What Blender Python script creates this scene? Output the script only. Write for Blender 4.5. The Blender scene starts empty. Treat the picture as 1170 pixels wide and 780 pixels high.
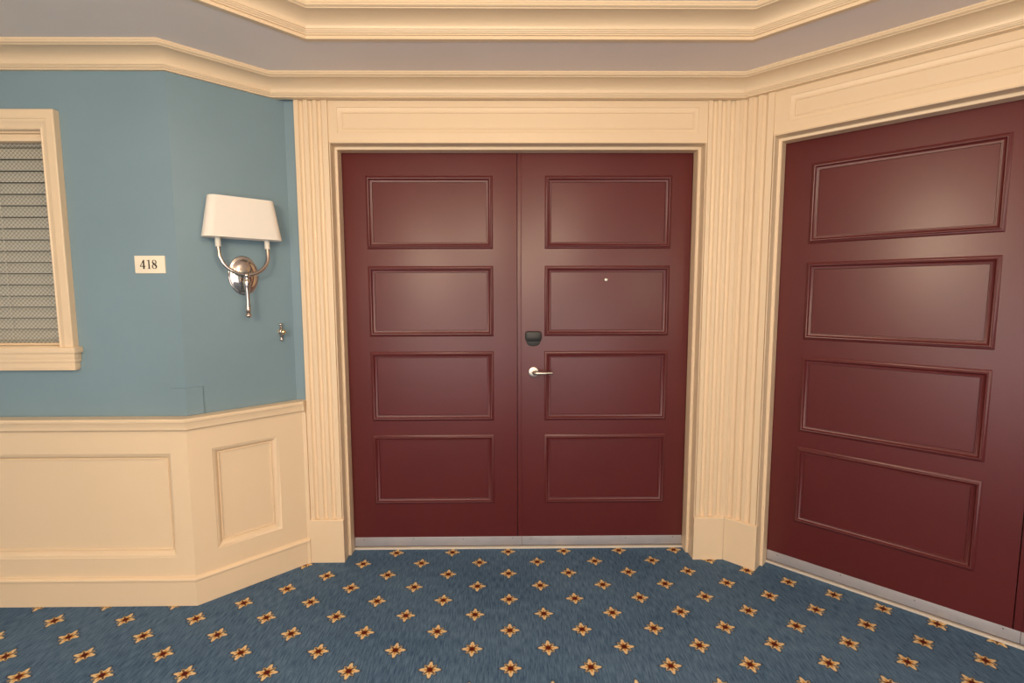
import bpy, bmesh, math, random
from mathutils import Vector, Matrix
random.seed(3)
C = bpy.context.scene.collection
PI = math.pi

# ------------------------------------------------------------------ materials
def new_mat(name, col, rough=.5, metal=0., coat=0., coat_rough=.2, bump=None, var=0., var_scale=2., spec=.5):
    m = bpy.data.materials.new(name); m.use_nodes = True
    nt = m.node_tree; b = nt.nodes['Principled BSDF']
    b.inputs['Base Color'].default_value = (*col, 1); b.inputs['Roughness'].default_value = rough
    b.inputs['Metallic'].default_value = metal; b.inputs['Coat Weight'].default_value = coat
    b.inputs['Coat Roughness'].default_value = coat_rough; b.inputs['Specular IOR Level'].default_value = spec
    tc = nt.nodes.new('ShaderNodeTexCoord')
    if var:
        n = nt.nodes.new('ShaderNodeTexNoise'); n.inputs['Scale'].default_value = var_scale; n.inputs['Detail'].default_value = 4
        nt.links.new(tc.outputs['Object'], n.inputs['Vector'])
        r = nt.nodes.new('ShaderNodeValToRGB'); e = r.color_ramp.elements
        e[0].position = .3; e[1].position = .7
        e[0].color = (*[c * (1 - var) for c in col], 1); e[1].color = (*[min(1, c * (1 + var)) for c in col], 1)
        nt.links.new(n.outputs['Fac'], r.inputs['Fac']); nt.links.new(r.outputs['Color'], b.inputs['Base Color'])
    if bump:
        sc, st = bump
        n = nt.nodes.new('ShaderNodeTexNoise'); n.inputs['Scale'].default_value = sc; n.inputs['Detail'].default_value = 3
        nt.links.new(tc.outputs['Object'], n.inputs['Vector'])
        bp = nt.nodes.new('ShaderNodeBump'); bp.inputs['Strength'].default_value = st; bp.inputs['Distance'].default_value = .002
        nt.links.new(n.outputs['Fac'], bp.inputs['Height']); nt.links.new(bp.outputs['Normal'], b.inputs['Normal'])
    return m

CREAM = new_mat('cream_paint', (.79, .61, .415), .38, bump=(60, .06), var=.015)
BLUE = new_mat('blue_wall_paint', (.195, .290, .345), .40, bump=(160, .10), var=.05, var_scale=1.6)
CEIL = new_mat('ceiling_paint', (.90, .82, .78), .85, var=.02)
RED = new_mat('oxblood_door_paint', (.108, .0145, .0150), 0.38, coat=.22, coat_rough=.34, bump=(260, .10), var=.06, var_scale=3)
STEEL = new_mat('brushed_steel', (.47, .45, .47), .45, metal=.4, bump=(90, .1), var=.06, var_scale=12)
SCREW = new_mat('dull_screw', (.25, .22, .20), .4, metal=.9)
THRESH = new_mat('pale_threshold', (.66, .60, .52), .5)
NICKEL = new_mat('satin_nickel', (.64, .58, .51), .34, metal=1.)
POLISH = new_mat('polished_nickel', (.62, .54, .49), .13, metal=1.)
BRASS = new_mat('aged_brass', (.80, .62, .38), .2, metal=1.)
BLACK = new_mat('black_plastic', (.010, .010, .010), .42)
GREYP = new_mat('dark_grey_plastic', (.034, .032, .030), .45)
SHADE = new_mat('shade_fabric', (.86, .80, .72), .8, bump=(500, .2))
SLEEVE = new_mat('candle_sleeve', (.85, .80, .70), .5)
PLAQ = new_mat('plaque_enamel', (.88, .78, .62), .45)
INK = new_mat('black_ink', (.035, .022, .015), .6)
SLAT = new_mat('blind_slat', (.66, .63, .54), .6, var=.03)
WIRE = new_mat('glass_wire', (.10, .095, .08), .5, metal=.5)
DARK = new_mat('dark_gap', (.02, .012, .01), .8)

def glass_mat():
    m = bpy.data.materials.new('window_glass'); m.use_nodes = True; nt = m.node_tree
    out = nt.nodes['Material Output']; nt.nodes.remove(nt.nodes['Principled BSDF'])
    t = nt.nodes.new('ShaderNodeBsdfTransparent'); g = nt.nodes.new('ShaderNodeBsdfGlossy'); g.inputs['Roughness'].default_value = .08
    mx = nt.nodes.new('ShaderNodeMixShader')
    mx.inputs[0].default_value = .05; nt.links.new(t.outputs[0], mx.inputs[1]); nt.links.new(g.outputs[0], mx.inputs[2])
    nt.links.new(mx.outputs[0], out.inputs['Surface']); return m
GLASS = glass_mat()

def carpet_mat():
    m = bpy.data.materials.new('patterned_carpet'); m.use_nodes = True; nt = m.node_tree; L = nt.links
    b = nt.nodes['Principled BSDF']; b.inputs['Roughness'].default_value = .95; b.inputs['Specular IOR Level'].default_value = .15
    def M(op, a, c=None, d=None, clamp=False):
        n = nt.nodes.new('ShaderNodeMath'); n.operation = op; n.use_clamp = clamp
        for i, v in enumerate((a, c, d)):
            if v is None: continue
            if isinstance(v, (int, float)): n.inputs[i].default_value = v
            else: L.new(v, n.inputs[i])
        return n.outputs[0]
    def mix(f, a, c):
        n = nt.nodes.new('ShaderNodeMix'); n.data_type = 'RGBA'
        if isinstance(f, (int, float)): n.inputs[0].default_value = f
        else: L.new(f, n.inputs[0])
        for s, v in ((6, a), (7, c)):
            if isinstance(v, tuple): n.inputs[s].default_value = (*v, 1)
            else: L.new(v, n.inputs[s])
        return n.outputs[2]
    tc = nt.nodes.new('ShaderNodeTexCoord'); sp = nt.nodes.new('ShaderNodeSeparateXYZ'); L.new(tc.outputs['Object'], sp.inputs[0])
    # slight raggedness of the tufts
    nz = nt.nodes.new('ShaderNodeTexNoise'); nz.inputs['Scale'].default_value = 260; L.new(tc.outputs['Object'], nz.inputs['Vector'])
    sn = nt.nodes.new('ShaderNodeSeparateXYZ'); L.new(nz.outputs['Color'], sn.inputs[0])
    X = M('ADD', sp.outputs[0], M('MULTIPLY', M('SUBTRACT', sn.outputs[0], .5), .006))
    Y = M('ADD', sp.outputs[1], M('MULTIPLY', M('SUBTRACT', sn.outputs[1], .5), .006))
    ca, sa = math.cos(.00807), math.sin(.00807)
    Xr = M('ADD', M('MULTIPLY', X, ca), M('MULTIPLY', Y, sa)); Yr = M('SUBTRACT', M('MULTIPLY', Y, ca), M('MULTIPLY', X, sa))
    A_, B_, U0, V0 = .30536, .21615, -.43414, 2.31899
    u = M('DIVIDE', M('SUBTRACT', Xr, U0), A_); v = M('DIVIDE', M('SUBTRACT', Yr, V0), B_)
    def flower(off):
        uu = M('SUBTRACT', u, off); vv = M('SUBTRACT', v, off)
        fu = M('MULTIPLY', M('SUBTRACT', uu, M('ROUND', uu)), A_ / .0415)
        fv = M('MULTIPLY', M('SUBTRACT', vv, M('ROUND', vv)), B_ / .0430)
        r = M('SQRT', M('ADD', M('MULTIPLY', fu, fu), M('MULTIPLY', fv, fv))); th = M('ARCTAN2', fv, fu)
        R = M('ADD', M('ADD', M('MULTIPLY', M('COSINE', M('MULTIPLY', th, 4)), .11), .73), M('MULTIPLY', M('COSINE', M('MULTIPLY', th, 8)), .16))
        t = M('DIVIDE', r, R)
        diag = M('ABSOLUTE', M('SUBTRACT', M('ABSOLUTE', fu), M('ABSOLUTE', fv)))
        return r, t, diag
    r1, t1, d1 = flower(0.); r2, t2, d2 = flower(.5)
    sel = M('LESS_THAN', r2, r1)
    def pick(a, c): return M('ADD', M('MULTIPLY', a, M('SUBTRACT', 1, sel)), M('MULTIPLY', c, sel))
    r, t, dg = pick(r1, r2), pick(t1, t2), pick(d1, d2)
    def below(x, e, w): return M('DIVIDE', M('SUBTRACT', e + w, x), 2 * w, clamp=True)
    # pile: fine tufts in rows and long brushed streaks
    mp = nt.nodes.new('ShaderNodeMapping'); mp.inputs['Scale'].default_value = (170, 20, 1); L.new(tc.outputs['Object'], mp.inputs[0])
    n1 = nt.nodes.new('ShaderNodeTexNoise'); n1.inputs['Scale'].default_value = 1; n1.inputs['Detail'].default_value = 3; L.new(mp.outputs[0], n1.inputs['Vector'])
    n2 = nt.nodes.new('ShaderNodeTexNoise'); n2.inputs['Scale'].default_value = 420; n2.inputs['Detail'].default_value = 1; L.new(tc.outputs['Object'], n2.inputs['Vector'])
    n3 = nt.nodes.new('ShaderNodeTexNoise'); n3.inputs['Scale'].default_value = 2.4; n3.inputs['Detail'].default_value = 3; L.new(tc.outputs['Object'], n3.inputs['Vector'])
    k = M('ADD', M('ADD', M('MULTIPLY', n1.outputs['Fac'], 1.25), M('MULTIPLY', n2.outputs['Fac'], .55)), M('MULTIPLY', n3.outputs['Fac'], .5))
    k = M('DIVIDE', M('SUBTRACT', k, .80), .75, clamp=True)
    base = mix(k, (.034, .085, .180), (.175, .285, .430))
    col = mix(M('MULTIPLY', below(t, 1.18, .06), .55), base, (.035, .022, .02))
    col = mix(below(t, .98, .07), col, (.95, .72, .40))
    col = mix(below(t, .56, .12), col, (.72, .32, .06))
    dm = M('MULTIPLY', below(dg, .13, .05), M('MULTIPLY', below(t, .92, .06), M('SUBTRACT', 1, below(r, .24, .03))))
    col = mix(M('MULTIPLY', dm, .85), col, (.10, .035, .03))
    col = mix(below(r, .27, .05), col, (.11, .012, .010))
    tint = mix(M('MULTIPLY', M('SUBTRACT', n2.outputs['Fac'], .42), 2.2, clamp=True), (.72, .72, .72), (1.1, 1.1, 1.1))
    mul = nt.nodes.new('ShaderNodeMix'); mul.data_type = 'RGBA'; mul.blend_type = 'MULTIPLY'; mul.inputs[0].default_value = 1
    L.new(col, mul.inputs[6]); L.new(tint, mul.inputs[7]); L.new(mul.outputs[2], b.inputs['Base Color'])
    bp = nt.nodes.new('ShaderNodeBump'); bp.inputs['Strength'].default_value = .5; bp.inputs['Distance'].default_value = .004
    L.new(n2.outputs['Fac'], bp.inputs['Height']); L.new(bp.outputs['Normal'], b.inputs['Normal'])
    return m
CARPET = carpet_mat()

# ------------------------------------------------------------------ builders
def link(name, bm, mat, parent=None, smooth=30):
    bmesh.ops.remove_doubles(bm, verts=bm.verts, dist=1e-6)
    bmesh.ops.recalc_face_normals(bm, faces=bm.faces)
    me = bpy.data.meshes.new(name); bm.to_mesh(me); bm.free()
    me.materials.append(mat)
    if smooth:
        me.polygons.foreach_set('use_smooth', [True] * len(me.polygons)); me.set_sharp_from_angle(angle=math.radians(smooth))
    o = bpy.data.objects.new(name, me); C.objects.link(o)
    if parent:
        base = parent.location if parent.parent is None else parent.location + parent.parent.location
        me.transform(Matrix.Translation(-base)); o.parent = parent
    return o
def struct(name, bm, mat, label=None, cat=None, smooth=30):
    o = link(name, bm, mat, None, smooth); o['kind'] = 'structure'
    if label: o['label'] = label
    if cat: o['category'] = cat
    return o
def tag(o, label, cat, kind=None):
    o['label'] = label; o['category'] = cat
    if kind: o['kind'] = kind
    return o
def thing(name, loc, label, cat, kind=None):
    o = bpy.data.objects.new(name, None); C.objects.link(o); o.location = loc
    bpy.context.view_layer.update()
    return tag(o, label, cat, kind)

class Frame:
    """vertical wall frame: s along, o out towards the room, z up"""
    def __init__(f, org, ang):
        f.o = Vector((org[0], org[1], 0)); f.d = Vector((math.cos(ang), math.sin(ang), 0)); f.n = Vector((math.sin(ang), -math.cos(ang), 0))
    def __call__(f, s, o, z): return f.o + f.d * s + f.n * o + Vector((0, 0, z))

def meet(f1, o1, f2, o2):
    """plan point where plane f1 at offset o1 meets plane f2 at offset o2"""
    p, q = f1(0, o1, 0), f2(0, o2, 0); den = f1.d.x * f2.d.y - f1.d.y * f2.d.x
    t = ((q.x - p.x) * f2.d.y - (q.y - p.y) * f2.d.x) / den
    return Vector((p.x + f1.d.x * t, p.y + f1.d.y * t, 0))
def s_of(f, P): return (P - f.o).dot(f.d)

def box(bm, f, s0, s1, o0, o1, z0, z1, bev=0.):
    r = bmesh.new()
    vs = [r.verts.new(f(s, o, z)) for s in (s0, s1) for o in (o0, o1) for z in (z0, z1)]
    for q in ((0, 1, 3, 2), (4, 6, 7, 5), (0, 4, 5, 1), (2, 3, 7, 6), (0, 2, 6, 4), (1, 5, 7, 3)): r.faces.new([vs[i] for i in q])
    bmesh.ops.recalc_face_normals(r, faces=r.faces)
    if bev: bmesh.ops.bevel(r, geom=list(r.edges), offset=bev, segments=2, profile=.6, affect='EDGES')
    me = bpy.data.meshes.new('t'); r.to_mesh(me); r.free(); bm.from_mesh(me); bpy.data.meshes.remove(me)
    return bm

def bridge(bm, rings, closed_path=False, closed_prof=False, cap=False):
    V = [[bm.verts.new(p) for p in r] for r in rings]; n = len(V); k = len(V[0])
    for i in range(n if closed_path else n - 1):
        a, b = V[i], V[(i + 1) % n]
        for j in range(k if closed_prof else k - 1):
            j2 = (j + 1) % k; bm.faces.new((a[j], b[j], b[j2], a[j2]))
    if cap: bm.faces.new(V[0]); bm.faces.new(list(reversed(V[-1])))
    return bm

def sweep(path, prof, closed=False, cap=True, bm=None):
    """path: plan points, room on the right-hand side; prof: closed (offset, z) section"""
    bm = bm or bmesh.new(); n = len(path); P = [Vector((p[0], p[1])) for p in path]
    def nrm(a, b): d = (b - a).normalized(); return Vector((d.y, -d.x))
    ms = []
    for i in range(n):
        if closed or 0 < i < n - 1:
            a, b = nrm(P[i - 1], P[i]), nrm(P[i], P[(i + 1) % n]); m = (a + b) / (1 + a.dot(b))
        elif i == 0: m = nrm(P[0], P[1])
        else: m = nrm(P[-2], P[-1])
        ms.append(m)
    rings = [[Vector((P[i].x + ms[i].x * o, P[i].y + ms[i].y * o, z)) for o, z in prof] for i in range(n)]
    return bridge(bm, rings, closed, True, cap and not closed)

def rect_frame(bm, f, s0, z0, s1, z1, prof, oo=0.):
    rings = []
    for sx, zx, a, b in ((s0, z0, 1, 1), (s0, z1, 1, -1), (s1, z1, -1, -1), (s1, z0, -1, 1)):
        rings.append([f(sx + a * w, oo + h, zx + b * w) for w, h in prof])
    return bridge(bm, rings, True, False)

def tube(bm, pts, r, seg=12, cap=True):
    P = [Vector(p) for p in pts]; rr = r if isinstance(r, (list, tuple)) else [r] * len(P)
    rings = []; up = None
    for i, p in enumerate(P):
        t = (P[min(i + 1, len(P) - 1)] - P[max(i - 1, 0)]).normalized()
        if up is None: up = t.orthogonal().normalized()
        up = (up - t * up.dot(t)).normalized(); w = t.cross(up)
        rings.append([p + (up * math.cos(2 * PI * j / seg) + w * math.sin(2 * PI * j / seg)) * rr[i] for j in range(seg)])
    return bridge(bm, rings, False, True, cap)
def lathe(bm, c, axis, prof, seg=20, sx=1., sy=1., ux=None):
    """prof: (radius, along axis)"""
    a = Vector(axis).normalized(); u = (Vector(ux) if ux else a.orthogonal()).normalized(); w = a.cross(u); c = Vector(c)
    rings = [[c + a * h + (u * math.cos(2 * PI * j / seg) * sx + w * math.sin(2 * PI * j / seg) * sy) * max(r, 1e-5) for j in range(seg)] for r, h in prof]
    return bridge(bm, rings, False, True, True)

def poly(bm, f, pts, o0, o1):
    """extrude an outline (s,z) between two offsets"""
    return bridge(bm, [[f(s, o0, z) for s, z in pts], [f(s, o1, z) for s, z in pts]], False, True, True)

# ------------------------------------------------------------------ layout (metres)
ANG_R, ANG_L = -.77461, .769
FB = Frame((0, 2.681), 0)                 # face of the double door
FR = Frame((1.363, 2.522), ANG_R)         # face of the doors in the right wall
FL = Frame((0, 2.182), 0)                 # face of the left baseboard
LC = Vector((-1.416, 2.182, 0))
FA = Frame((LC.x, LC.y), ANG_L)           # face of the angled baseboard
ZC = 2.432                                # lower ceiling
DL, DR = -.853, .977                      # double door edges
DH = 2.139
XL, YN = -3.4, -2.3                       # room extents behind the camera
PW = .127                                 # pilaster face in front of the doors
RW = 1.83
REND = RW + .17                           # end of right wall

# --- floor
bm = bmesh.new(); box(bm, Frame((0, 0), 0), XL - .15, 3.2, -2.9, -YN + .15, -.08, 0)
fl = struct('floor', bm, CARPET, 'blue carpet with small orange and cream flowers', 'floor', 0)

# --- blue walls with thickness
fSide = Frame((XL, 0), PI / 2)            # left end wall, runs +y, room on its right
pR_end = FR(REND, .15, 0)
xr = pR_end.x
fN = Frame((0, YN), PI)                   # wall behind the camera
dblue = -.055
cA = meet(FL, dblue, FA, dblue); fStrip = Frame((0, 2.575), 0); cB = meet(FA, dblue, fStrip, 0)
# left wall around the window (opening -2.90..-1.955, 1.17..2.12)
WX0, WX1, WZ0, WZ1 = -2.90, -1.955, 1.165, 2.115
bm = bmesh.new(); fb = Frame((0, 2.182), 0); T = .12
def mitre_piece(bm, s0, P, z0, z1):
    a, b = fb(s0, dblue, 0), fb(s0, dblue - T, 0); q = meet(FL, dblue - T, FA, dblue - T)
    bridge(bm, [[Vector((p.x, p.y, z)) for p in (a, P, q, b)] for z in (z0, z1)], False, True, True)
mitre_piece(bm, WX1, cA, 0, ZC + .02)
box(bm, fb, XL - .12, WX0, dblue - T, dblue, 0, ZC + .02)
box(bm, fb, WX0, WX1, dblue - T, dblue, 0, WZ0); box(bm, fb, WX0, WX1, dblue - T, dblue, WZ1, ZC + .02)
struct('wall_left', bm, BLUE, 'grey-blue painted wall with the window and number plaque', 'wall', 0)
sec = [(0, 0), (0, ZC + .02), (-T, ZC + .02), (-T, 0)]
sB = Vector((-1.0, 2.575, 0))
bm = sweep([cA, cB, sB], sec); struct('wall_angled', bm, BLUE, 'grey-blue angled wall section carrying the sconce', 'wall', 0)
bm = sweep([(xr, pR_end.y), (xr, YN), (XL, YN), (XL, 2.237)], sec); struct('wall_behind', bm, BLUE, 'grey-blue walls behind the viewer', 'wall', 0)
# backing walls around the door openings
bm = bmesh.new()
bc = meet(FB, .02, FR, .02)
box(bm, FB, -1.03, DL - .02, -.05, .104, 0, ZC + .02); box(bm, FB, DL - .02, DR + .02, -.05, .112, DH + .03, ZC + .02); box(bm, FB, DR + .02, bc.x, -.05, .02, 0, ZC + .02)
struct('wall_back', bm, CREAM, 'cream wall around the double door', 'wall', 0)
bm = bmesh.new(); sc_ = s_of(FR, bc)
box(bm, FR, sc_, -.02, -.05, .02, 0, ZC + .02); box(bm, FR, -.02, RW + .02, -.05, .112, DH + .03, ZC + .02); box(bm, FR, RW + .02, REND + .1, -.05, .112, 0, ZC + .02)
struct('wall_right', bm, CREAM, 'cream wall around the right-hand doors', 'wall', 0)

# --- ceiling: lower ring, riser and upper field
ring_out = [(XL - .1, YN - .1), (XL - .1, 2.8), (3.1, 2.8), (3.1, YN - .1)]
tray = [(-.80, 2.13), (1.0, 2.13), (1.95, 1.18), (1.95, -.55), (1.0, -1.5), (-.80, -1.5), (-1.75, -.55), (-1.75, 1.18)]
bm = bmesh.new()
def ring_faces(bm, z):
    t = [bm.verts.new((x, y, z)) for x, y in tray]; o = [bm.verts.new((x, y, z)) for x, y in ring_out]
    for q in ((t[0], t[1], o[2], o[1]), (t[1], t[2], o[2]), (t[2], t[3], o[3], o[2]), (t[3], t[4], o[3]), (t[4], t[5], o[0], o[3]), (t[5], t[6], o[0]), (t[6], t[7], o[1], o[0]), (t[7], t[0], o[1])): bm.faces.new(q)
ring_faces(bm, ZC); ring_faces(bm, ZC + .12)
ZT = 2.516
bridge(bm, [[Vector((x, y, z)) for x, y in tray] for z in (ZC, ZC + .12)], False, True, False)
for z in (ZT, ZT + .05): bm.faces.new([bm.verts.new((x * 1.06, y * 1.06 - .02, z)) for x, y in tray])
struct('ceiling', bm, CEIL, 'warm grey ceiling with a raised octagonal tray', 'ceiling', 0)

# --- crown moulding section: offset from wall, z below top
def crown_prof(h=.081, pr=.10, lip=0.):
    p = [(-.03, 0), (pr, 0), (pr, -.006), (pr - .003, -.009), (pr - .003, -.013), (pr - .007, -.017), (pr - .012, -.018), (pr - .014, -.021)]
    x0, z0, x1, z1 = pr - .014, -.021, .016, -h + .016
    for i in range(1, 11):
        a = i / 10 * PI / 2; p.append((x1 + (x0 - x1) * (1 - math.sin(a)), z0 + (z1 - z0) * (1 - math.cos(a))))
    p += [(.012, -h + .0155), (.011, -h + .012), (.007, -h + .010), (.006, -h + .007), (.002, -h + .006), (0, -h + .004), (0, -h), (-.03, -h)]
    if lip: p = p[:-2] + [(0, -h + .001), (-.007, -h), (-.007, -h - lip), (-.03, -h - lip)]
    return p
FRc, FBc = .15, .161
c1, c2, c3 = meet(FL, -.04, FA, -.04), meet(FA, -.04, FB, FBc), meet(FB, FBc, FR, FRc)
cend = FR(REND, FRc, 0)
path = [(XL, 2.222), c1, c2, c3, (xr, cend.y), (xr, YN), (XL, YN)]
pr = [(o, ZC + z) for o, z in crown_prof()]
struct('trim_1', sweep(path, pr, closed=True), CREAM, 'cream crown moulding around the lower ceiling', 'crown moulding', 35)
lip = .012; h2 = ZT - ZC - lip + .002
pr = [(o, ZT + z) for o, z in crown_prof(h2, .105, lip)]
struct('trim_2', sweep([(x, y - .0) for x, y in tray], [(o + .010, z) for o, z in pr], closed=True), CREAM, 'cream crown moulding lining the raised ceiling tray', 'crown moulding', 35)

# --- baseboard, chair rail and wainscot (left and angled)
fbase = Frame((0, 2.536), 0)
b1, b2 = LC, meet(FA, 0, fbase, 0)
def run(o):   # plan path at an offset from the baseboard face, ending at the pilaster
    p1, p2 = meet(FL, o, FA, o), meet(FA, o, fbase, o); return p1, p2
base_end = (-1.0360, 2.536)
prof = [(-.052, .001), (0, .001), (0, .118), (.004, .1185), (.007, .122), (.007, .129), (.003, .134), (-.002, .136), (-.008, .139), (-.052, .139)]
struct('baseboard_left', sweep([(XL, 2.182), b1, b2, base_end], prof), CREAM, 'tall cream baseboard below the wainscot', 'baseboard', 35)
prof = [(-.052, .806), (-.006, .806), (-.005, .812), (.000, .817), (.003, .8185), (.006, .822), (.0065, .842), (.009, .846), (.0095, .850), (.013, .853), (.0145, .858), (.0145, .866), (.011, .870), (-.052, .870)]
struct('trim_3', sweep([(XL, 2.182), b1, b2, base_end], prof), CREAM, 'cream chair rail between blue wall and wainscot', 'chair rail', 35)
# wainscot boards: sheet at -.009, recessed field
def wains(bm, f, sa, sb, ps0, ps1, pz0, pz1, oo=-.009, z0=.13, z1=.81, ea=0, eb=0):
    q = lambda s, z, o=0: f(s, oo + o, z)
    O = [q(sa, z0), q(sa, z1), q(sb, z1), q(sb, z0)]
    I = [q(ps0, pz0), q(ps0, pz1), q(ps1, pz1), q(ps1, pz0)]
    bridge(bm, [O, I], False, True, False)
    pf = [(0, 0), (.0025, -.003), (.006, -.004), (.012, -.007), (.019, -.014), (.024, -.021), (.026, -.022), (.0275, -.018), (.0315, -.018), (.034, -.025)]
    rect_frame(bm, f, ps0, pz0, ps1, pz1, pf, oo)
    w = .034; bm.faces.new([bm.verts.new(q(s, z, -.025)) for s, z in ((ps0 + w, pz0 + w), (ps0 + w, pz1 - w), (ps1 - w, pz1 - w), (ps1 - w, pz0 + w))])
def solid_back(bm, path, o0, o1, z0, z1):
    pass
p1, p2 = run(-.009)
bm = bmesh.new(); wains(bm, FL, XL, p1.x, -3.05, -1.497, .226, .710)
wains(bm, FA, s_of(FA, p1), s_of(FA, p2), .099, .391, .232, .712)
bridge(bm, [[p2 + Vector((0, 0, .13)), p2 + Vector((0, 0, .81))], [Vector((-1.0345, p2.y, .13)), Vector((-1.0345, p2.y, .81))], [Vector((-1.0345, 2.58, .13)), Vector((-1.0345, 2.58, .81))]], False, False)
w = struct('trim_4', bm, CREAM, 'cream wainscot with recessed moulded panels', 'wainscot', 35)

# --- pilasters, plinths, friezes, door casings
def pilaster(f, s0, s1, flutes, face=PW, z0=.232, z1=2.40, back=.0, sback=None):
    sec = [(s0, back), (s0, face - .001), (s0 + .001, face)]
    for a, b in flutes:
        n = 10; wd = b - a; sec.append((s0 + a, face))
        for i in range(1, n):
            t = i / n; sec.append((s0 + a + wd * t, face - .0125 * math.sin(PI * t) ** .6))
        sec.append((s0 + b, face))
    sec += [(s1 - .001, face), (s1, face - .001) if sback is None else (s1, face), (s1 if sback is None else sback, back)]
    bm = bmesh.new(); bridge(bm, [[f(s, o, z) for s, o in sec] for z in (z0, z1)], False, True, True); return bm
F3L = [(.021, .047), (.067, .093), (.110, .136)]
F3B = [(.020, .047), (.063, .090), (.106, .133)]
F3R = [(.014, .041), (.058, .085), (.102, .129)]
cP = meet(FB, PW, FR, PW); cP0 = meet(FB, .021, FR, .021)
cQ = meet(FB, .138, FR, .138); cQ0 = meet(FB, .021, FR, .021)
struct('trim_5', pilaster(FB, -1.034, DL - .0185, F3L, back=.0), CREAM, 'fluted cream pilaster left of the double door', 'pilaster')
struct('trim_6', pilaster(FB, DR + .0185, cP.x, F3B, back=.021, sback=cP0.x), CREAM, 'fluted cream pilaster right of the double door', 'pilaster')
struct('trim_7', pilaster(FR, s_of(FR, cP), -.0185, F3R, back=.021), CREAM, 'fluted cream pilaster beside the right-hand doors', 'pilaster')
struct('trim_8', pilaster(FR, RW + .0185, RW + .175, F3L, back=.113), CREAM, 'fluted cream pilaster at the far side of the right-hand doors', 'pilaster')
def plinth(f, s0, s1, back=.021, m0=None, m1=None):
    bm = bmesh.new(); fr = .138
    A = [(s0, fr), (s1, fr), (s1 if m1 is None else m1, back), (s0 if m0 is None else m0, back)]
    bridge(bm, [[f(s, o, z) for s, o in A] for z in (.001, .229)] + [[f(s, min(o, fr - .004), z) for s, o in A] for z in (.234,)], False, True, True); return bm
struct('trim_9', plinth(FB, -1.0405, DL - .0085, .0), CREAM, 'cream plinth block under the left pilaster', 'plinth', 0)
struct('trim_10', plinth(FB, DR + .0085, cQ.x - .0006, m1=cQ0.x), CREAM, 'cream plinth block right of the double door', 'plinth', 0)
struct('trim_11', plinth(FR, s_of(FR, cQ) + .0006, -.0085, m0=s_of(FR, cQ0)), CREAM, 'cream plinth block beside the right-hand doors', 'plinth', 0)
struct('trim_12', plinth(FR, RW + .0085, RW + .185, .113), CREAM, 'cream plinth block at the far side of the right-hand doors', 'plinth', 0)

def frieze(f, s0, s1, z0, z1, ps0, ps1, pz0, pz1, face):
    bm = bmesh.new(); q = lambda s, z, o=0: f(s, face + o, z)
    bridge(bm, [[q(s0, z0, -.03), q(s0, z1, -.03), q(s1, z1, -.03), q(s1, z0, -.03)], [q(s0, z0), q(s0, z1), q(s1, z1), q(s1, z0)], [q(ps0, pz0), q(ps0, pz1), q(ps1, pz1), q(ps1, pz0)]], False, True, False)
    pf = [(0, 0), (.002, -.003), (.008, -.0045), (.014, -.006), (.020, -.0065), (.022, -.004), (.026, -.004), (.028, -.007)]
    rect_frame(bm, f, ps0, pz0, ps1, pz1, pf, face); w = .028
    bm.faces.new([bm.verts.new(q(s, z, -.007)) for s, z in ((ps0 + w, pz0 + w), (ps0 + w, pz1 - w), (ps1 - w, pz1 - w), (ps1 - w, pz0 + w))]); return bm
struct('trim_13', frieze(FB, DL - .018, DR + .018, DH + .018, 2.40, -.828, .950, 2.199, 2.321, .1195), CREAM, 'cream frieze board with a sunk panel above the double door', 'frieze', 25)
struct('trim_14', frieze(FR, -.018, RW + .018, DH + .018, 2.40, .047, RW - .047, 2.203, 2.319, .1195), CREAM, 'cream frieze board with a sunk panel above the right-hand doors', 'frieze', 25)

def casing(f, s0, s1, z1):
    # e outward from the door edge, o in front of door face
    pf = [(.030, .112), (.0185, .112), (.0178, .119), (.0165, .119), (.0160, .1245), (.0145, .1265), (.0115, .1265), (.0100, .1245), (.0095, .119), (.0095, .066), (.006, .064), (-.003, .064), (-.0045, .062), (-.0045, .004), (.000, .002), (.004, -.046), (.030, -.046)]
    bm = bmesh.new()
    rings = [[f(s0 - e, o, .001) for e, o in pf], [f(s0 - e, o, z1 + e) for e, o in pf], [f(s1 + e, o, z1 + e) for e, o in pf], [f(s1 + e, o, .001) for e, o in pf]]
    return bridge(bm, rings, False, True, True)
struct('trim_15', casing(FB, DL, DR, DH), CREAM, 'stepped cream casing around the double door', 'door casing', 35)
struct('trim_16', casing(FR, 0, RW, DH), CREAM, 'stepped cream casing around the right-hand doors', 'door casing', 35)
def threshold(f, s0, s1):
    bm = bmesh.new(); return box(bm, f, s0 - .002, s1 + .002, -.045, .010, .001, .011, .002)
struct('trim_17', threshold(FB, DL, DR), THRESH, 'pale threshold strip under the double door', 'threshold')
struct('trim_18', threshold(FR, 0, RW), THRESH, 'pale threshold strip under the right-hand doors', 'threshold')

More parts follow.
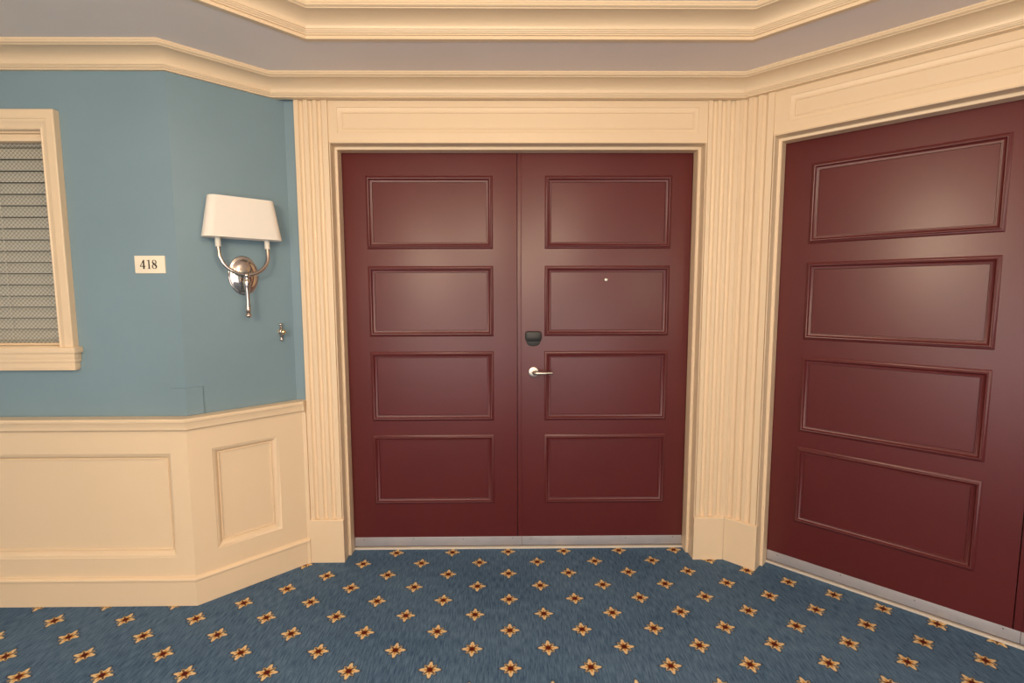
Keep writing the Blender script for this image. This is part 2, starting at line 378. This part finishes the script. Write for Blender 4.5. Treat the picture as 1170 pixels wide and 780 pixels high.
# --- doors
MP = [(0, 0), (0, .003), (.006, .008), (.0095, .0085), (.0105, .0145), (.0135, .0165), (.0165, .0155), (.0185, .009), (.024, .0045), (.029, .004), (.0305, .0055), (.033, .005), (.0345, 0)]
ROWS = [(1.647, 2.021), (1.186, 1.558), (.727, 1.105), (.262, .650)]
def door(name, f, s0, s1, ps0, ps1, label, astragal=None, kick=None):
    r = thing(name, f((s0 + s1) / 2, 0, 0), label, 'door', 'structure')
    bm = bmesh.new(); box(bm, f, s0 + .0008, s1 - .0016, -.044, 0, .016, DH - .003, .0012); link('leaf', bm, RED, r)
    for z0, z1 in ROWS:
        bm = bmesh.new(); rect_frame(bm, f, ps0, z0, ps1, z1, MP, 0.0002); link('panel_moulding', bm, RED, r, 40)
    k0, k1 = kick
    bm = bmesh.new(); box(bm, f, k0, k1, .0003, .0025, .019, .070, .0008); kp = link('kick_plate', bm, STEEL, r); kp['label'] = 'grey steel kick plate'
    n = 4
    for i in range(n):
        s = k0 + .05 + (k1 - k0 - .1) * i / (n - 1); bm = bmesh.new()
        lathe(bm, f(s, .0024, .060 if i % 2 else .056), f.n, [(.0032, 0), (.003, .0008), (.001, .0012)], 10); link('screw', bm, SCREW, kp)
    if astragal:
        bm = bmesh.new(); box(bm, f, astragal[0], astragal[1], .0003, .0045, .072, DH - .006, .0012); link('astragal', bm, RED, r)
    return r
XS, XA = .0565, .0795
door('door_1', FB, DL + .003, XS, -.729, -.071, 'left leaf of the facing oxblood double door, four panels, no handle', astragal=(XS + .0012, XA - .001), kick=(DL + .006, XA - .001))
d2 = door('door_2', FB, XS, DR - .003, .201, .864, 'right leaf of the facing oxblood double door, with lever handle and deadbolt', kick=(XA + .0005, DR - .006))
door('door_3', FR, .003, .925, .122, .800, 'oxblood four-panel door leaf in the right-hand wall', astragal=(.9262, .9475), kick=(.006, .9475))
door('door_4', FR, .925, RW - .003, 1.045, 1.707, 'oxblood door leaf beyond the right edge of the view', kick=(.949, RW - .006))

# handle, deadbolt, peephole on door_2
f = FB
bm = bmesh.new(); hx, hz = .1435, .992
lathe(bm, f(hx, .0003, hz), f.n, [(.028, 0), (.028, .004), (.0265, .007), (.022, .0085), (.012, .009)], 28); rose = link('handle_rose', bm, NICKEL, d2); rose['label'] = 'round satin nickel rose'
bm = bmesh.new(); tube(bm, [f(hx, .008, hz), f(hx, .030, hz), f(hx + .001, .045, hz + .001), f(hx + .008, .052, hz + .001), f(hx + .02, .054, hz + .001), f(hx + .05, .054, hz + .001), f(hx + .095, .052, hz + .002), f(hx + .099, .052, hz + .002)], [.011, .010, .0105, .0098, .0088, .0078, .0072, .005], 14)
lv = link('lever_handle', bm, NICKEL, d2, 45); lv['label'] = 'satin nickel lever'
def rrect(cx, cz, w, h, r, n=5):
    P = []
    for qx, qz, a0 in ((1, 1, 0), (-1, 1, 90), (-1, -1, 180), (1, -1, 270)):
        for i in range(n + 1):
            a = math.radians(a0 + 90 * i / n); P.append((cx + qx * (w / 2 - r) + r * math.cos(a), cz + qz * (h / 2 - r) + r * math.sin(a)))
    return P
def slab(bm, f, cx, cz, w, h, r, o0, o1, inset=.004):
    R = [[f(s, o, z) for s, z in rrect(cx, cz, w - 2 * i, h - 2 * i, max(r - i, .002))] for o, i in ((o0, 0), (o1 - inset, 0), (o1 - inset * .3, inset * .35), (o1, inset))]
    return bridge(bm, R, False, True, True)
bm = bmesh.new(); slab(bm, f, .141, 1.170, .076, .074, .030, .0003, .009, .003); db = link('deadbolt_base', bm, GREYP, d2); db['label'] = 'dark grey rounded lock base'
bm = bmesh.new(); slab(bm, f, .1405, 1.187, .086, .052, .014, .009, .026, .006); dc = link('deadbolt_cover', bm, BLACK, d2); dc['label'] = 'black rounded lock cover'
bm = bmesh.new(); slab(bm, f, .1405, 1.191, .066, .034, .008, .0262, .029, .002); link('cover_face', bm, GREYP, dc)
bm = bmesh.new(); lathe(bm, f(.5275, .0003, 1.484), f.n, [(.0095, 0), (.0095, .002), (.0075, .0045), (.005, .005), (.0042, .0035), (.002, .0035)], 18); ph = link('peephole', bm, NICKEL, d2); ph['label'] = 'round metal door viewer'

# --- window in the left wall
W = thing('window_1', (-2.43, 2.237, WZ0), 'cream cased window at the left with wired glass over closed blinds', 'window', 'structure')
f = Frame((0, 2.237), 0)
IX0, IX1, IZ0, IZ1 = -2.895, -1.963, 1.193, 2.106      # visible opening
CX0, CX1, CZ1 = -2.962, -1.897, 2.188
bm = bmesh.new()
pf = [(0, .0005), (0, .029), (.003, .032), (.030, .0325), (.033, .029), (.036, .029), (.042, .0255), (.056, .024), (.060, .026), (.064, .024), (.0655, .018), (.0655, -.03)]
R = [[f(CX0 + w * (IX0 - CX0) / .0655, o, 1.180) for w, o in pf], [f(CX0 + w * (IX0 - CX0) / .0655, o, CZ1 - w * (CZ1 - IZ1) / .0655) for w, o in pf],
     [f(CX1 - w, o, CZ1 - w * (CZ1 - IZ1) / .0655) for w, o in pf], [f(CX1 - w, o, 1.180) for w, o in pf]]
bridge(bm, R, False, False); link('casing', bm, CREAM, W, 25)
bm = bmesh.new(); box(bm, f, CX0 - .018, CX1 + .018, .0005, .046, 1.160, 1.186, .002); box(bm, f, IX0 - .0, IX1 + .0, -.055, .03, 1.166, 1.1905, .001); link('stool', bm, CREAM, W)
bm = bmesh.new(); box(bm, f, CX0 - .008, CX1 + .009, .0005, .038, 1.134, 1.1598, .0015); box(bm, f, CX0 - .007, CX1 + .008, .0005, .036, 1.120, 1.1345, .002)
box(bm, f, CX0 + .00, CX1 + .002, .0005, .030, 1.090, 1.1198, .0015); box(bm, f, CX0 + .004, CX1 - .002, .0005, .027, 1.083, 1.0905, .002); link('apron', bm, CREAM, W)
bm = bmesh.new()                                                     # jamb liner and sash frame
box(bm, f, IX0 - .0, IX1, -.055, -.001, IZ1 - .006, IZ1 + .004); box(bm, f, IX1 - .004, IX1 + .006, -.10, -.001, IZ0, IZ1); box(bm, f, IX0 - .006, IX0 + .004, -.10, -.001, IZ0, IZ1)
link('jamb', bm, CREAM, W, 0)
bm = bmesh.new(); box(bm, f, IX0 + .004, IX1 - .004, -.055, -.015, 2.070, IZ1 - .006, .003); box(bm, f, IX0 + .004, IX1 - .004, -.055, -.02, 1.1905, 1.200, .002); box(bm, f, IX0 + .004, IX0 + .03, -.055, -.02, 1.20, 2.07, .002); link('sash', bm, CREAM, W)
bm = bmesh.new(); box(bm, f, IX0 + .006, IX1 - .005, -.040, -.034, 1.198, 2.072); g = link('glass_pane', bm, GLASS, W, 0); g['label'] = 'clear wired glass pane'
# wires: crossing diagonals clipped to the pane
bm = bmesh.new(); X0, X1, Z0, Z1 = IX0 + .006, IX1 - .006, 1.20, 2.07; pitch = .0185; wd = .0014
for sgn in (1, -1):
    k0 = int((X0 - (Z1 if sgn > 0 else -Z0)) / pitch) - 2; k1 = int((X1 - (Z0 if sgn > 0 else -Z1)) / pitch) + 2
    for k in range(k0, k1):
        c = k * pitch                                     # x = c + sgn*z
        za, zb = sorted((((X0 - c) * sgn), ((X1 - c) * sgn))); za, zb = max(za, Z0), min(zb, Z1)
        if zb - za < .004: continue
        xa, xb = c + sgn * za, c + sgn * zb; h = wd / 2 * 1.41
        bm.faces.new([bm.verts.new(f(x, -.0335 if sgn > 0 else -.0333, z)) for x, z in ((xa - h, za), (xa + h, za), (xb + h, zb), (xb - h, zb))])
wr = link('wire_mesh', bm, WIRE, W, 0)

# blinds behind the glass
B = thing('window_blind', f(-2.43, -.075, 2.10), 'closed grey-beige horizontal slat blind hanging behind the wired window glass', 'blind')
bm = bmesh.new(); box(bm, f, IX0 + .008, IX1 - .008, -.105, -.065, 2.064, 2.100, .003); link('headrail', bm, SLAT, B)
z = 2.060; sl = []
first = None
while z > 1.21:
    if first is None:
        bm = bmesh.new(); n = 6
        pf = [(-.0040 - .0 + .014 * (i / n) + .0025 * math.sin(PI * i / n), -.0478 * i / n) for i in range(n + 1)]
        ring = [[f(s, -.088 + o, 2.0605 + zz) for o, zz in pf] + [f(s, -.088 + o - .0022, 2.0605 + zz) for o, zz in reversed(pf)] for s in (IX0 + .010, IX1 - .010)]
        bridge(bm, ring, False, True, True); first = link('slat', bm, SLAT, B, 60); zf = 0
    else:
        c = first.copy(); C.objects.link(c); c.parent = B; zf -= .0502; c.location = first.location + Vector((0, 0, zf))
    z -= .0502
bm = bmesh.new(); box(bm, f, IX0 + .010, IX1 - .010, -.100, -.075, 1.196, 1.208, .002); link('bottom_rail', bm, SLAT, B)
for s in (-2.245, -2.62):
    bm = bmesh.new(); tube(bm, [f(s, -.066, 2.06), f(s, -.066, 1.205)], .0012, 6); link('ladder_cord', bm, SLEEVE, B)

# --- number plaque "418"
f = Frame((-1.5555, 2.237), 0)
pq = tag(link('number_plaque', slab(bmesh.new(), f, 0, 1.544, .131, .0765, .0015, .0003, .006, .0012), PLAQ), 'small cream number plaque reading 418 on the blue wall', 'number plaque')
def ring_pts(cx, cz, a, b, n=28): return [(cx + a * math.cos(2 * PI * i / n), cz + b * math.sin(2 * PI * i / n)) for i in range(n)]
def annulus(bm, f, O, I, o):
    bridge(bm, [[f(s, o, z) for s, z in O], [f(s, o, z) for s, z in I]], False, True, False)
    bridge(bm, [[f(s, o, z) for s, z in O], [f(s, o - .0008, z) for s, z in O]], False, True, False)
DZ, DHh = 1.5255, .039
def dp(x, zz, x0): return (x0 + x * DHh, DZ + zz * DHh)
def digit(ch, x0):
    bm = bmesh.new(); o0, o1 = .0061, .0068
    P = lambda pts: poly(bm, f, [dp(x, z, x0) for x, z in pts], o0, o1)
    if ch == '4':
        P([(.0, .30), (.06, .27), (.44, .93), (.44, 1.0), (.40, 1.0)]); P([(.0, .235), (.62, .235), (.62, .315), (.0, .315)])
        P([(.34, .0), (.50, .0), (.50, 1.0), (.42, 1.0), (.34, .88)]); P([(.28, 0), (.57, 0), (.57, .03), (.28, .03)])
    if ch == '1':
        P([(.17, .02), (.31, .02), (.31, 1.0), (.28, 1.0), (.17, .94)]); P([(.03, 0), (.45, 0), (.45, .035), (.03, .035)]); P([(.02, .90), (.17, .90), (.28, 1.0), (.02, .93)])
    if ch == '8':
        for cz, a, b, t in ((.735, .245, .265, .06), (.255, .285, .265, .07)):
            O = [dp(.3 + x, z, x0) for x, z in ring_pts(0, cz, a, b)]; I = [dp(.3 + x, z, x0) for x, z in ring_pts(0, cz, a - t * 1.75, b - t * .75)]
            annulus(bm, f, O, I, o1)
        P([(.10, .78), (.16, .60), (.46, .20), (.54, .30), (.50, .42), (.20, .72)])
    return link('digit', bm, INK, pq, 0)
for ch, x0 in (('4', -.0425), ('1', -.0125), ('8', .0085)): digit(ch, x0)

# --- sconce on the angled wall
fs = Frame((FA(0, dblue, 0).x, FA(0, dblue, 0).y), ANG_L)
sc0 = .277; OFF = .072; LEAN = -.022; scp = .2845
S = thing('wall_sconce', fs(sc0, 0, 1.503), 'polished nickel wall sconce with two curved arms and a cream shade', 'wall lamp')
bm = bmesh.new()
lathe(bm, fs(scp, .0003, 1.502), fs.n, [(.0665, 0), (.0665, .003), (.063, .006), (.060, .0055), (.057, .006), (.050, .012), (.038, .0175), (.022, .021), (.0, .022)], 40, 1., 1.38, ux=fs.d)
link('backplate', bm, POLISH, S, 50)
bm = bmesh.new(); lathe(bm, fs(.2805, .018, 1.502), fs.n, [(.012, 0), (.009, .01), (.008, .03), (.011, .045), (.011, .052)], 18)
link('mount_post', bm, POLISH, S, 50)
bm = bmesh.new()
pts = []
for i in range(25):
    a = -PI * i / 24; pts.append(fs(sc0 + .1045 * math.cos(a), OFF + LEAN * (1 + math.sin(a)) * .8, 1.6 + 0.097 * math.sin(a)))
tube(bm, [fs(sc0 + .105, OFF + LEAN, 1.632)] + pts + [fs(sc0 - .105, OFF + LEAN, 1.632)], .0084, 14); link('curved_arm', bm, POLISH, S, 60)
for sg in (-1, 1):
    bm = bmesh.new(); lathe(bm, fs(sc0 + sg * .105, OFF + LEAN, 1.622), (0, 0, 1), [(.0068, 0), (.0088, .002), (.0088, .005), (.0075, .007)], 18); cup = link('candle_cup', bm, POLISH, S, 50)
    bm = bmesh.new(); lathe(bm, fs(sc0 + sg * .105, OFF + LEAN, 1.628), (0, 0, 1), [(.0105, 0), (.0118, .002), (.0118, .060)], 18); link('candle_sleeve', bm, SLEEVE, S, 50)
bm = bmesh.new(); lathe(bm, fs(sc0, OFF, 1.303), (0, 0, 1), [(0.00118, 0), (0.00944, 0.003), (0.01357, 0.01), (0.01357, 0.014), (0.00944, 0.021), (0.00767, 0.023), (0.01239, 0.027), (0.01365, 0.031), (0.00936, 0.035), (0.01105, 0.05), (0.00845, 0.075), (0.00884, 0.1), (0.01014, 0.125), (0.01475, 0.15), (0.01711, 0.163), (0.01416, 0.176), (0.00885, 0.186), (0.01239, 0.192), (0.01357, 0.199), (0.01121, 0.207), (0.00472, 0.211)], 20)
link('stem', bm, POLISH, S, 60)
# shade: tapered rounded shell
def shade_ring(hw, hd, z, t=0.):
    r = min(hd * .9, .05); P = rrect(0, 0, 2 * (hw - t), 2 * (hd - t), r - t, 8); return [fs(sc0 + a, OFF + LEAN + .002 + b, z) for a, b in P]
bm = bmesh.new(); zb, zt_ = 1.669, 1.851
bridge(bm, [shade_ring(.168, .046, zb), shade_ring(.1685, .046, zb + .004), shade_ring(.138, .037, zt_ - .003), shade_ring(.1375, .0365, zt_), shade_ring(.1375, .0365, zt_, .002), shade_ring(.168, .046, zb, .002)], True, True)
sh = link('lamp_shade', bm, SHADE, S, 50); sh['label'] = 'cream rounded rectangular shade'
bm = bmesh.new()                                  # spider joining the sleeves to the shade
tube(bm, [fs(sc0 - .155, OFF + LEAN, 1.690), fs(sc0 + .155, OFF + LEAN, 1.690)], .002, 6); link('shade_bar', bm, POLISH, S)

# --- small brass fitting under the sconce
D = thing('doorbell', fs(.441, 0, 1.222), 'tiny brass bell button with ball finials low beside the pilaster', 'doorbell')
bm = bmesh.new(); lathe(bm, fs(.441, .0003, 1.226), fs.n, [(.0125, 0), (.0125, .003), (.010, .006), (.006, .0075)], 24, 1., 1.35, ux=fs.d); link('backplate', bm, BRASS, D, 50)
bm = bmesh.new(); lathe(bm, fs(.441, .013, 1.178), (0, 0, 1), [(0.00135, 0), (0.00473, 0.002), (0.0081, 0.007), (0.00877, 0.011), (0.00607, 0.016), (0.00473, 0.018), (0.00675, 0.022), (0.0054, 0.03), (0.00877, 0.036), (0.01148, 0.046), (0.01148, 0.054), (0.00743, 0.062), (0.00473, 0.066), (0.0081, 0.07), (0.00473, 0.074), (0.00473, 0.078), (0.00837, 0.083), (0.0081, 0.088), (0.0027, 0.092)], 16); link('spindle', bm, POLISH, D, 60)
bm = bmesh.new(); lathe(bm, fs(.444, .018, 1.226), fs.n, [(.005, 0), (.005, .006), (.011, .010), (.0138, .017), (.0115, .024), (.005, .0285), (.0, .029)], 20); k = link('push_knob', bm, BRASS, D, 60); k['label'] = 'shiny brass ball knob'

# --- blue cover plate folded round the wall corner above the rail
bm = bmesh.new()
def cpath(o): return [Vector((-1.506, 2.237 - o, 0)), meet(FL, dblue + o, FA, dblue + o), FA(.086, dblue + o, 0)]
def cover(bm, o, z0, z1, ins=0.):
    a, b = cpath(.0003), cpath(o)
    a[0].x += ins; b[0].x += ins; a[2] -= FA.d * ins; b[2] -= FA.d * ins
    ring = lambda z: [p + Vector((0, 0, z)) for p in a + b[::-1]]
    bridge(bm, [ring(z0), ring(z1)], False, True, True)
cover(bm, .007, .871, .9965)
tag(link('cover_plate', bm, BLUE, None, 0), 'flat blue-painted cover folded around the wall corner above the chair rail', 'cover plate')

# ------------------------------------------------------------------ lights
def area(name, loc, size, power, col, rot=(0, 0, 0), shape='DISK', sy=None, spread=180):
    l = bpy.data.lights.new(name, 'AREA'); l.shape = shape; l.size = size; l.energy = power; l.color = col; l.spread = math.radians(spread)
    if sy: l.size_y = sy
    o = bpy.data.objects.new(name, l); C.objects.link(o); o.location = loc; o.rotation_euler = rot; return o
WARM = (1., .80, .56)
def lamp(name, loc, rad, power, col):
    l = bpy.data.lights.new(name, 'POINT'); l.shadow_soft_size = rad; l.energy = power; l.color = col
    o = bpy.data.objects.new(name, l); C.objects.link(o); o.location = loc; return o
lamp('pendant_lamp', (-.95, -.75, 2.14), .26, 98, WARM)
lamp('tray_lamp', (.15, .45, 2.2), .20, 32, WARM)
lamp('left_fill', (-2.9, -.6, 1.75), .12, 9, WARM)  # added fill on the left to lift the ceiling, no fixture modelled
lamp('right_fill', (2.4, -1.3, 1.85), .15, 42, WARM)  # unseen fill added at the right, brightens ceiling and angled wall
area('rear_fill', (-.3, YN + .15, 1.0), 4.2, 62, (1., .90, .88), (math.radians(97), 0, 0), 'RECTANGLE', 1.9)  # broad soft fill added behind the camera for flat frontal light
w = bpy.data.worlds.new('World'); bpy.context.scene.world = w; w.use_nodes = True
w.node_tree.nodes['Background'].inputs[0].default_value = (.5, .5, .5, 1); w.node_tree.nodes['Background'].inputs[1].default_value = .02

# ------------------------------------------------------------------ camera
FPX, pitch, yaw, roll, H = 574.58964, .09646, .01025, -.0029, 1.41694
cy, sy, cp, sp = math.cos(yaw), math.sin(yaw), math.cos(pitch), math.sin(pitch)
Fv = Vector((sy * cp, cy * cp, -sp)); Rv = Vector((cy, -sy, 0)); Uv = Rv.cross(Fv)
cr, sr = math.cos(roll), math.sin(roll)
R2 = Rv * cr + Uv * sr; U2 = Uv * cr - Rv * sr
cd = bpy.data.cameras.new('camera'); cd.sensor_width = 36; cd.sensor_fit = 'HORIZONTAL'; cd.lens = FPX / 1170 * 36; cd.clip_start = .02
co = bpy.data.objects.new('camera', cd); C.objects.link(co)
co.matrix_world = Matrix(((R2.x, U2.x, -Fv.x, 0), (R2.y, U2.y, -Fv.y, 0), (R2.z, U2.z, -Fv.z, H), (0, 0, 0, 1)))
sc = bpy.context.scene; sc.camera = co
vs = sc.view_settings; vs.view_transform = 'Standard'; vs.look = 'None'; vs.gamma = 1; vs.exposure = .13; vs.use_curve_mapping = False
